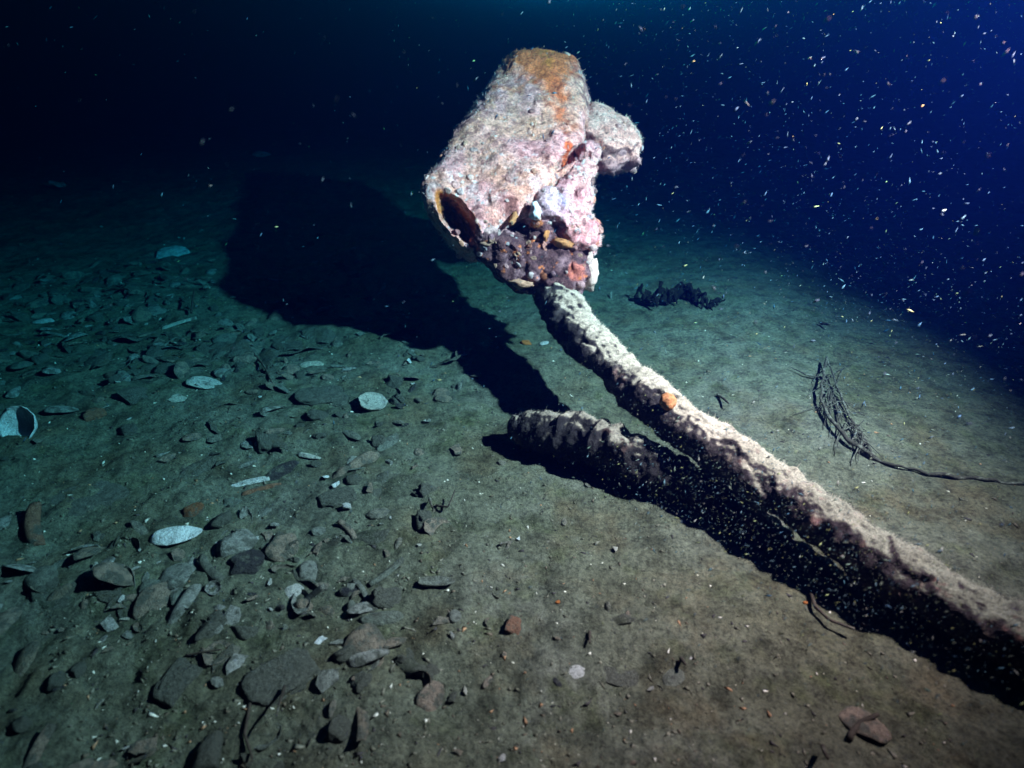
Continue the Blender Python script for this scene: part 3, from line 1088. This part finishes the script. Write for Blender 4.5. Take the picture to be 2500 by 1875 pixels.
notable('slab_stone', 'shard', 17, M_STONE, 325, 972, 92, 60, 'angular dark slab propped on the silt', 'stone', tilt=(0.25, 0.1), sink=-0.1, squash=2.0)
notable('pebble', 'pebble', 18, M_BROWN, 230, 1010, 56, 40, 'brownish lumpy stone near the broken shell cup', 'stone', sink=0.1)
notable('pebble', 'pebble', 19, M_STONE, 315, 1052, 54, 140, 'small tilted grey stone below the angular slab', 'stone', sink=0.05)
notable('scallop_shell', 'scallop', 20, M_PALE, 420, 620, 84, 30, 'pale ribbed scallop shell on the dim far silt', 'shell', tilt=(0.2, 0.0), sink=0.0)
notable('razor_shell', 'razor', 21, M_PALE, 605, 1182, 105, 25, 'long pale razor shell lying flat beside its twin', 'shell', sink=0.0)
notable('razor_shell', 'razor', 22, M_BROWN, 640, 1196, 95, 22, 'reddish brown razor shell lying against the pale one', 'shell', sink=0.0)
notable('mussel_shell', 'mussel', 23, M_DARK, 690, 1150, 90, 50, 'dark ridged mussel shell above the razor shells', 'shell', tilt=(0.5, 0), sink=0.0)
notable('mussel_shell', 'mussel', 24, M_PALE, 755, 1115, 64, 170, 'grey blue mussel shell half beneath silt', 'shell', tilt=(0.5, 0), sink=0.0)
notable('shell_chip', 'shard', 25, M_WHITE, 796, 1170, 34, 150, 'bright white chip resting on the rounded stone', 'shell', tilt=(0.4, 0.2), sink=-0.5)
notable('shell_chip', 'shard', 26, M_WHITE, 822, 1190, 30, 20, 'bright white chip beside the rounded stone', 'shell', tilt=(0.3, -0.2), sink=-0.6)
notable('pebble', 'pebble', 27, M_PALE, 848, 1244, 26, 20, 'small round grey-white pebble atop the silted stone', 'stone', sink=-0.9)
notable('shell_flake', 'shard', 28, M_WHITE, 1268, 1316, 26, 10, 'white shell flake alone on open silt', 'shell', sink=-0.2)
notable('shell_flake', 'shard', 29, M_PALE, 1502, 1340, 40, 80, 'pale green-white shell flake standing in silt below the lower arm', 'shell', tilt=(0.6, 0.1), sink=-0.1)
notable('clam_shell', 'clam', 30, M_PALE, 1408, 1640, 46, 10, 'pale blue clam half near the bottom of the silt slope', 'shell', sink=0.0)
notable('pebble', 'pebble', 31, M_BROWN, 1255, 1530, 56, 70, 'reddish pebble in its own small hollow', 'stone', sink=0.0)
notable('flat_stone', 'flat_stone', 32, M_STONE, 1512, 1648, 110, 160, 'round flat silted stone with a dark curved rim', 'stone', sink=0.12, squash=0.8)
notable('clam_shell', 'clam', 33, M_SILTED, 1650, 1655, 70, 30, 'worn pale disc of clam shell beside the round flat stone', 'shell', sink=0.12)
notable('clam_shell', 'clam', 34, M_SILTED, 2110, 1765, 120, 120, 'silted lump of shell with a cracked dark edge', 'shell', tilt=(0.2, 0.2), sink=0.0)
notable('shell_chip', 'shard', 35, M_PALE, 1135, 1690, 34, 100, 'small bluish white shell chip standing upright', 'shell', tilt=(0.8, 0), sink=-0.2)
notable('pebble', 'pebble', 36, M_PEBBLE, 1362, 1471, 13, 0, 'tiny bright orange pebble on open silt', 'pebble', sink=-0.2)
notable('pebble', 'pebble', 37, M_PEBBLE, 1967, 1472, 14, 0, 'tiny orange pebble at the head of the bent twig', 'pebble', sink=-0.2)
notable('shell_flake', 'shard', 38, M_WHITE, 1000, 885, 26, 80, 'slim white shell flake near the edge of the big shadow', 'shell', tilt=(0.7, 0.1), sink=-0.3)
notable('mussel_shell', 'mussel', 39, M_PALE, 760, 890, 60, 10, 'lilac-tipped mussel shell among dead kelp', 'shell', tilt=(0.3, 0), sink=0.0)
notable('kelp_scrap', 'kelp', 40, M_PALE, 145, 462, 74, 150, 'pale teal scrap drifting over the dim far silt', 'kelp', sink=-0.3)
notable('clam_shell', 'clam', 41, M_PALE, 638, 378, 46, 150, 'pale clam shell farthest off beside the shadow', 'shell', sink=0.0)
notable('razor_shell', 'razor', 42, M_PALE, 440, 795, 80, 30, 'yellow-brown razor shell with its black shadow', 'shell', sink=-0.1, tilt=(0, -0.2))
notable('mussel_shell', 'mussel', 43, M_PALE, 105, 785, 50, 10, 'small blue-white mussel shell in dim litter', 'shell', sink=0.0)
notable('clam_shell', 'clam', 44, M_PALE, 1330, 838, 26, 10, 'tiny tan shell in the gap behind the shaft', 'shell', sink=0.0)
notable('sponge', 'pebble', 45, M_PEBBLE, 1283, 838, 30, 10, 'blurred orange sponge on the silt behind the neck of the shaft', 'sponge', sink=0.0)

# dead kelp blades left of the shadow's foot
for k, (u, v, px, ang, lab) in enumerate([
        (560, 860, 150, 165, 'broad silted kelp blade with a black shadow edge'), (650, 880, 150, 115, 'narrow kelp blade folded down a shadowed crease'),
        (700, 845, 120, 150, 'reddish kelp blade at the tip of the big shadow'), (735, 862, 130, 30, 'kelp blade curling beside the lilac-tipped mussel'),
        (480, 890, 110, 25, 'dull kelp blade nearest the smooth round stone'), (240, 880, 150, 120, 'dark kelp blade standing among dim litter'),
        (330, 830, 120, 10, 'greenish kelp blade lying flat in dim litter'), (780, 820, 110, 160, 'small kelp blade just outside the shadow')]):
    notable('dead_kelp', 'kelp', 60 + k, M_WEED, u, v, px, ang, lab, 'kelp', tilt=(random.uniform(-0.5, 0.1), 0.05), sink=-0.06, wide=1.5, group='dead kelp blades')

# twigs
TW = [('thin black twig upright on tan silt', [(700, 1690), (695, 1740), (690, 1795)], 0.0028, 0.05), ('dark bent twig curving over silt under the shaft', [(1975, 1440), (1985, 1490), (2020, 1530), (2080, 1555)], 0.004, 0.02),
      ('short black stub of twig on open silt', [(1050, 1225), (1056, 1262)], 0.004, 0.03), ('forked dark twig beside the black stub', [(1066, 1240), (1095, 1255), (1112, 1222)], 0.0025, 0.03),
      ('small black stick near the foot of the silt slope', [(1660, 1612), (1668, 1640)], 0.004, 0.02), ('dark twig lying in the corner by the silted lump', [(2075, 1810), (2095, 1770), (2140, 1755)], 0.005, 0.012),
      ('long black stick among the kelp blades', [(505, 861), (560, 853), (610, 855), (650, 905), (668, 945)], 0.005, 0.012), ('bent thin twig by the broad tan stone', [(610, 1720), (600, 1800), (620, 1860)], 0.003, 0.01),
      ('fine dark twig across the olive silt', [(455, 1602), (500, 1598), (545, 1596)], 0.0025, 0.01), ('black twig standing at the bottom right of the silt', [(2002, 1835), (1998, 1900)], 0.004, 0.05),
      ('short dark stick by the reddish pebble', [(1440, 1545), (1440, 1580)], 0.003, 0.01), ('small forked black bit behind the shaft', [(1752, 968), (1768, 985), (1775, 1000)], 0.005, 0.02),
      ('little dark twig high on the far silt', [(2000, 795), (2020, 810)], 0.007, 0.03), ('slim twig leaning from the yellow-brown razor shell', [(470, 772), (482, 745)], 0.006, 0.06)]
for k, (lab, pts, r, lift) in enumerate(TW):
    P = []
    for q, (u, v) in enumerate(pts):
        x, y = spot_at(u, v)
        P.append((x, y, float(ground_z(x, y)) + lift * (0.3 + 0.7 * q / (len(pts) - 1))))
    c0 = np.mean(P, 0)
    vv, ff = twig_mesh(np.array(P) - c0, r, r * 0.55, seed=200 + k)
    o = obj('twig', make_mesh('twig', vv, ff, M_TWIG), None, lab, 'twig')
    o.location = c0

# ragged black weed on the far silt
x, y = spot_at(1650, 745)
bl = []
for k in range(24):
    q0 = spot_at(1562 + 7.5 * k + random.uniform(-8, 8), 738 + 12 * math.sin(k * 0.31) + random.uniform(-6, 10))
    q1 = spot_at(1562 + 7.5 * k + random.uniform(4, 40), 744 + 12 * math.sin(k * 0.31 + 0.8) + random.uniform(-26, 14))
    bl.append((q0, q1))
weed = bpy.data.objects.new('weed_clump', None)
COL.objects.link(weed)
weed.location = (x, y, float(ground_z(x, y)))
weed['label'] = 'ragged black weed clump lying on the far silt behind the shaft'
weed['category'] = 'weed'
for k, (q0, q1) in enumerate(bl):
    P = [(q0[0] - x, q0[1] - y, 0.015), ((q0[0] + q1[0]) / 2 - x, (q0[1] + q1[1]) / 2 - y, 0.03 + 0.05 * random.random()), (q1[0] - x, q1[1] - y, 0.02)]
    vv, ff = twig_mesh(np.array(P), 0.011, 0.003, 300 + k, 8, 26)
    vv = np.array(vv)
    vv = vv + 0.02 * np.stack([fbm(vv + 5 * i, 0.03, 2, seed=310 + k + i) for i in range(3)], 1)
    obj('strand', make_mesh('strand', vv, ff, M_BLACKWEED), weed)

# wispy dark weed branch on the right, arching down and running off along the silt
bx0, by0 = spot_at(2080, 1060)
branch = bpy.data.objects.new('weed_branch', None)
COL.objects.link(branch)
branch.location = (bx0, by0, float(ground_z(bx0, by0)))
branch['label'] = 'wispy dark weed branch arching down and trailing off along the silt behind the shaft'
branch['category'] = 'weed'
BR = np.array(branch.location)


def strand(px, lift, r0, r1, seed):
    P = []
    for q, (u, v) in enumerate(px):
        x, y = spot_at(u, v)
        P.append((x, y, float(ground_z(x, y)) + (lift[q] if hasattr(lift, '__len__') else lift)))
    vv, ff = twig_mesh(np.array(P) - BR, r0, r1, seed, 7, 12 + 5 * len(P))
    vv = np.array(vv)
    vv = vv + 1.6 * r0 * np.stack([fbm(vv + 5 * i, 0.03, 2, seed=seed + i) for i in range(3)], 1)
    obj('strand', make_mesh('strand', vv, ff, M_BROWNWEED), branch)


strand([(2012, 892), (2003, 940), (2000, 1000), (2030, 1050), (2075, 1095), (2130, 1122)], [0.03, 0.03, 0.02, 0.02, 0.015, 0.01], 0.003, 0.006, 440)
strand([(2090, 1105), (2160, 1132), (2240, 1154), (2320, 1168), (2400, 1174), (2480, 1182), (2600, 1196)], 0.006, 0.005, 0.0035, 441)
strand([(2012, 892), (2040, 960), (2072, 1030), (2110, 1080), (2130, 1122)], [0.03, 0.02, 0.012, 0.01, 0.008], 0.002, 0.004, 442)
strand([(1930, 905), (1965, 922), (2004, 930)], 0.012, 0.0015, 0.003, 443)
for k in range(60):
    f = random.random()
    u0, v0 = 2004 + 110 * f**1.3, 910 + 190 * f
    du, dv = random.gauss(0, 34), random.gauss(22, 38)
    strand([(u0, v0), (u0 + du * 0.5 + random.uniform(-8, 8), v0 + dv * 0.5), (u0 + du, v0 + dv)], [0.012, 0.012, 0.004], random.uniform(0.001, 0.0026), 0.0008, 450 + 3 * k)

# orange sea squirt on the shaft
p = at_height(1630, 980, 0.19)
bm = bmesh.new()
bmesh.ops.create_icosphere(bm, subdivisions=4, radius=1)
Pq = np.array([q.co[:] for q in bm.verts])
Fq = [[q.index for q in f.verts] for f in bm.faces]
bm.free()
rim = np.exp(-((np.hypot(Pq[:, 0], Pq[:, 1] + 0.55) - 0.16) / 0.1)**2) * (Pq[:, 2] > 0)
Pq = Pq * (1 + 0.22 * fbm(Pq, 0.5, 3, seed=430) - 0.12 * np.exp(-(np.hypot(Pq[:, 0], Pq[:, 1] + 0.55) / 0.12)**2) * (Pq[:, 2] > 0) + 0.06 * rim)[:, None] * 0.019
o = obj('sea_squirt', make_mesh('sea_squirt', Pq, Fq, M_ORANGE), None, 'round orange sea squirt clinging to the slanting shaft', 'sea squirt')
o.location = p

# ------------------------------------------------------------------ shell litter, each piece its own thing
KINDS = [('clam_shell', 'clam', M_SILTED, 210, (0.012, 0.046), 'silt-coated half clam shell', 'shell', 'silt-coated clam shells'),
         ('mussel_shell', 'mussel', M_SILTED, 180, (0.014, 0.048), 'silt-coated slim mussel shell', 'shell', 'silt-coated mussel shells'),
         ('shell_fragment', 'shard', M_SILTED, 290, (0.008, 0.036), 'dull broken shell plate', 'shell', 'dull broken shell plates'),
         ('shell_chip', 'shard', M_PALE, 110, (0.005, 0.018), 'small pale shell chip', 'shell', 'small pale shell chips'),
         ('mussel_shell', 'mussel', M_DARK, 70, (0.008, 0.028), 'small black mussel shell', 'shell', 'small black mussel shells'),
         ('pebble', 'pebble', M_STONE, 150, (0.008, 0.034), 'silt-grey lumpy pebble', 'stone', 'silt-grey pebbles'),
         ('razor_shell', 'razor', M_SILTED, 55, (0.02, 0.05), 'silt-coated razor shell', 'shell', 'silt-coated razor shells'),
         ('kelp_scrap', 'kelp', M_WEED, 100, (0.02, 0.07), 'curled dead kelp scrap', 'kelp', 'curled dead kelp scraps')]


HEAPS = []
for _ in range(34):
    hy = 0.62 + 2.3 * random.random()
    HEAPS.append((-random.uniform(0.2, 1.0) * 0.84 * (0.872 * hy + 0.44), hy))


def litter_spot():
    if random.random() < 0.66:
        hx, hy = random.choice(HEAPS)
        x, y = random.gauss(hx, 0.12), random.gauss(hy, 0.14)
        if y > 0.48:
            return x, y
    while True:
        y = 0.45 + 4.6 * random.random()**1.25 if random.random() < 0.6 else random.gauss(1.75, 0.5)
        if y < 0.45:
            continue
        x = random.uniform(-0.95 * y - 0.25, 0.95 * y + 0.1)
        left = 1 / (1 + math.exp((x + 0.32 - 0.06 * (y - 1)) * 5.5))
        clump = 0.35 + 0.65 * (mnoise.noise(Vector((x * 1.6, y * 1.6, 3.0))) > -0.05)
        if y < 0.85 and x < 0.5:
            left = max(left, 0.35)
        if random.random() < (0.05 + 0.95 * left) * clump:
            return x, y


LAND = [((432, 1308), 'the bright white mussel shell'), ((50, 1045), 'the pale broken shell cup'), ((605, 1380), 'the black veined stone'), ((95, 1290), 'the brown razor shell'),
        ((716, 1452), 'the white-rimmed fragment'), ((912, 990), 'the upturned clam shell'), ((785, 972), 'the leaf-shaped flat stone'), ((825, 1215), 'the rounded stone with white chips'),
        ((685, 1655), 'the broad tan stone'), ((430, 1662), 'the rounded grey stone'), ((500, 935), 'the domed yellowish clam'), ((325, 972), 'the angular dark slab'),
        ((420, 620), 'the far ribbed scallop'), ((605, 1182), 'the flat pale razor shell'), ((1408, 1640), 'the pale blue clam half'), ((1255, 1530), 'the reddish pebble'),
        ((1650, 1655), 'the worn pale disc'), ((2110, 1765), 'the silted shell lump'), ((1060, 1240), 'the black twig stub'), ((145, 462), 'the pale teal scrap'),
        ((638, 378), 'the farthest pale clam'), ((440, 795), 'the yellow-brown razor shell'), ((105, 785), 'the blue-white mussel shell'), ((650, 870), 'the long black stick'),
        ((1300, 1120), 'the end of the lower arm'), ((1650, 745), 'the black weed clump'), ((2080, 1060), 'the wispy weed branch'), ((850, 640), 'the great shadow'), ((1900, 1450), 'the buried foot of the shaft')]
LAND = [(spot_at(*q), w) for q, w in LAND]


def beside(x, y):
    (a, b_), w = min(LAND, key=lambda q: math.hypot(q[0][0] - x, q[0][1] - y))
    dx, dy = x - a, y - b_
    side = ('right of ' if dx > 0 else 'left of ') if abs(dx) > abs(dy) else ('beyond ' if dy > 0 else 'in front of ')
    return side + w


for name, kind, mat, count, (s0, s1), lab, cat, grp in KINDS:
    for k in range(count):
        x, y = litter_spot()
        while any(math.hypot(x - a, y - b_) < r_ * 0.9 + 0.012 for a, b_, r_ in KEEP):
            x, y = litter_spot()
        sz = s0 + (s1 - s0) * random.random()**1.4
        if x > -0.12:
            sz *= 0.5
        lay(name, kind, 500 + k % 7, mat, x, y, sz, random.uniform(0, 6.283), (random.gauss(0, 0.36) + (math.pi if (kind in ('clam', 'mussel') and random.random() < 0.2) else 0), random.gauss(-0.05, 0.3)),
            random.uniform(-0.22, 0.10), ('larger ' if sz > 0.5 * (s0 + s1) else 'smaller ') + lab + ' just ' + beside(x, y), cat, grp, random.uniform(0.8, 1.3))

# grit and shell crumbs too small to count
def crumbs():
    Vl, Fl, Cl = [], [], []
    tet = np.array([(1, 0, -0.5), (-0.6, 0.8, -0.5), (-0.5, -0.85, -0.5), (0.1, 0.05, 0.7)])
    tri = np.array([(0, 2, 1), (0, 1, 3), (1, 2, 3), (2, 0, 3)])
    n = 26000
    y = 0.42 + 4.2 * rng.random(n)**1.5
    x = rng.uniform(-1, 1, n) * (0.95 * y + 0.15)
    left = 1 / (1 + np.exp((x + 0.15) * 4))
    keep = rng.random(n) < 0.25 + 0.75 * left
    x, y = x[keep], y[keep]
    n = len(x)
    s = 0.0011 + 0.0042 * rng.random(n)**3
    z = ground_z(x, y)
    a = rng.uniform(0, 6.283, n)
    st = rng.uniform(0.7, 2.6, n)
    q = tet[None] + rng.normal(0, 0.2, (n, 4, 3))
    q = q * np.stack([s * st, s, s * rng.uniform(0.4, 1, n)], 1)[:, None]
    ca, sa = np.cos(a)[:, None], np.sin(a)[:, None]
    V = np.stack([q[..., 0] * ca - q[..., 1] * sa + x[:, None], q[..., 0] * sa + q[..., 1] * ca + y[:, None], q[..., 2] + (z + 0.3 * s)[:, None]], -1)
    F = (4 * np.arange(n)[:, None, None] + tri[None]).reshape(-1, 3)
    pal = np.array([(0.1, 0.095, 0.07), (0.15, 0.14, 0.11), (0.1, 0.08, 0.06), (0.045, 0.04, 0.04), (0.55, 0.52, 0.46), (0.3, 0.17, 0.1)])
    c = pal[rng.choice(6, n, p=[0.3, 0.28, 0.14, 0.14, 0.08, 0.06])] * rng.uniform(0.8, 1.2, (n, 1))
    return V.reshape(-1, 3), F, np.repeat(c, 4, 0)


V, F, C = crumbs()
obj('shell_grit', make_mesh('shell_grit', V, F, M_SPECK, False, C), kind='stuff', label='fine shell grit and dark crumbs scattered over the silt', cat='grit')

# ------------------------------------------------------------------ drifting particles in the water
def drift():
    octa = np.array([(1, 0, 0), (-1, 0, 0), (0, 1, 0), (0, -1, 0), (0, 0, 1), (0, 0, -1)], float)
    tri = np.array([(0, 2, 4), (2, 1, 4), (1, 3, 4), (3, 0, 4), (2, 0, 5), (1, 2, 5), (3, 1, 5), (0, 3, 5)])
    n = 110000
    p = np.stack([rng.uniform(-2.6, 3.2, n), 0.1 + 4.6 * rng.random(n), rng.uniform(0.02, 2.3, n)], 1)
    w = 0.06 + 0.94 / (1 + np.exp(-(p[:, 0] - 0.35) / 0.22))
    p = p[rng.random(n) < w]
    # the cloud of stirred-up silt along the shaft
    a, bq = at_depth(1600, 1120, 1.2), at_depth(2480, 1560, 0.8)
    m = 6500
    t = rng.random(m)[:, None]
    cl = a + (bq - a) * t + rng.normal(0, 1, (m, 3)) * np.array((0.11, 0.11, 0.06))
    a2 = at_depth(2050, 950, 1.45)
    cl2 = a2 + rng.normal(0, 1, (2600, 3)) * np.array((0.3, 0.3, 0.14))
    mist = np.stack([rng.uniform(0.0, 2.2, 34000), rng.uniform(1.2, 3.8, 34000), 0.03 + 0.22 * rng.exponential(1, 34000)], 1)      # milky murk low over the silt
    silt = np.r_[np.zeros(len(p), bool), np.ones(len(cl) + len(cl2) + len(mist), bool)]
    fine = np.r_[np.zeros(len(p) + len(cl) + len(cl2), bool), np.ones(len(mist), bool)]
    p = np.concatenate([p, cl, cl2, mist])
    ok = p[:, 2] > 0.03
    silt, fine, p = silt[ok], fine[ok], p[ok]
    d = np.linalg.norm(p - np.array((0, 0, CAM_H)), axis=1)
    dl = np.linalg.norm(p - np.array(LAMP), axis=1)
    silt, fine = silt[(d > 0.55) & (dl > 0.45)], fine[(d > 0.55) & (dl > 0.45)]
    p = p[(d > 0.55) & (dl > 0.45)]
    d = np.linalg.norm(p - np.array((0, 0, CAM_H)), axis=1)
    n = len(p)
    L = 0.0005 + 0.0019 * rng.lognormal(0, 0.8, n)
    L[~silt] *= 1.1
    L[silt] *= 0.46
    L[fine] = rng.uniform(0.0005, 0.0014, fine.sum())
    big = rng.random(n) < 0.012
    L[big] *= 2.0
    L = np.minimum(L, 0.006 * d)
    ax = np.array((0.62, 0.15, 0.55)) + rng.normal(0, 0.45, (n, 3))
    ax /= np.linalg.norm(ax, axis=1)[:, None]
    t1 = np.cross(ax, rng.normal(0, 1, (n, 3)))
    t1 /= np.linalg.norm(t1, axis=1)[:, None]
    t2 = np.cross(ax, t1)
    k1 = rng.uniform(0.09, 0.34, n)
    V = p[:, None] + octa[None, :, 0, None] * (ax * L[:, None])[:, None] + octa[None, :, 1, None] * (t1 * (L * k1)[:, None])[:, None] + octa[None, :, 2, None] * (t2 * (L * k1 * 0.8)[:, None])[:, None]
    F = (6 * np.arange(n)[:, None, None] + tri[None]).reshape(-1, 3)
    pal = np.array([(0.035, 0.1, 0.14), (0.14, 0.22, 0.23), (0.26, 0.3, 0.14), (0.18, 0.32, 0.14), (0.025, 0.07, 0.12)])
    c = pal[rng.choice(5, n, p=[0.46, 0.035, 0.02, 0.015, 0.47])]
    pal2 = np.array([(0.07, 0.12, 0.1), (0.16, 0.22, 0.1), (0.05, 0.11, 0.14), (0.15, 0.2, 0.19)])
    c = np.where(silt[:, None], pal2[rng.choice(4, n, p=[0.35, 0.15, 0.35, 0.15])], c)
    return V.reshape(-1, 3), F, np.repeat(c, 6, 0)


V, F, C = drift()
obj('drifting_particles', make_mesh('drifting_particles', V, F, M_SPECK, True, C), kind='stuff', label='pale specks and flecks drifting in the lamp-lit water', cat='particles')
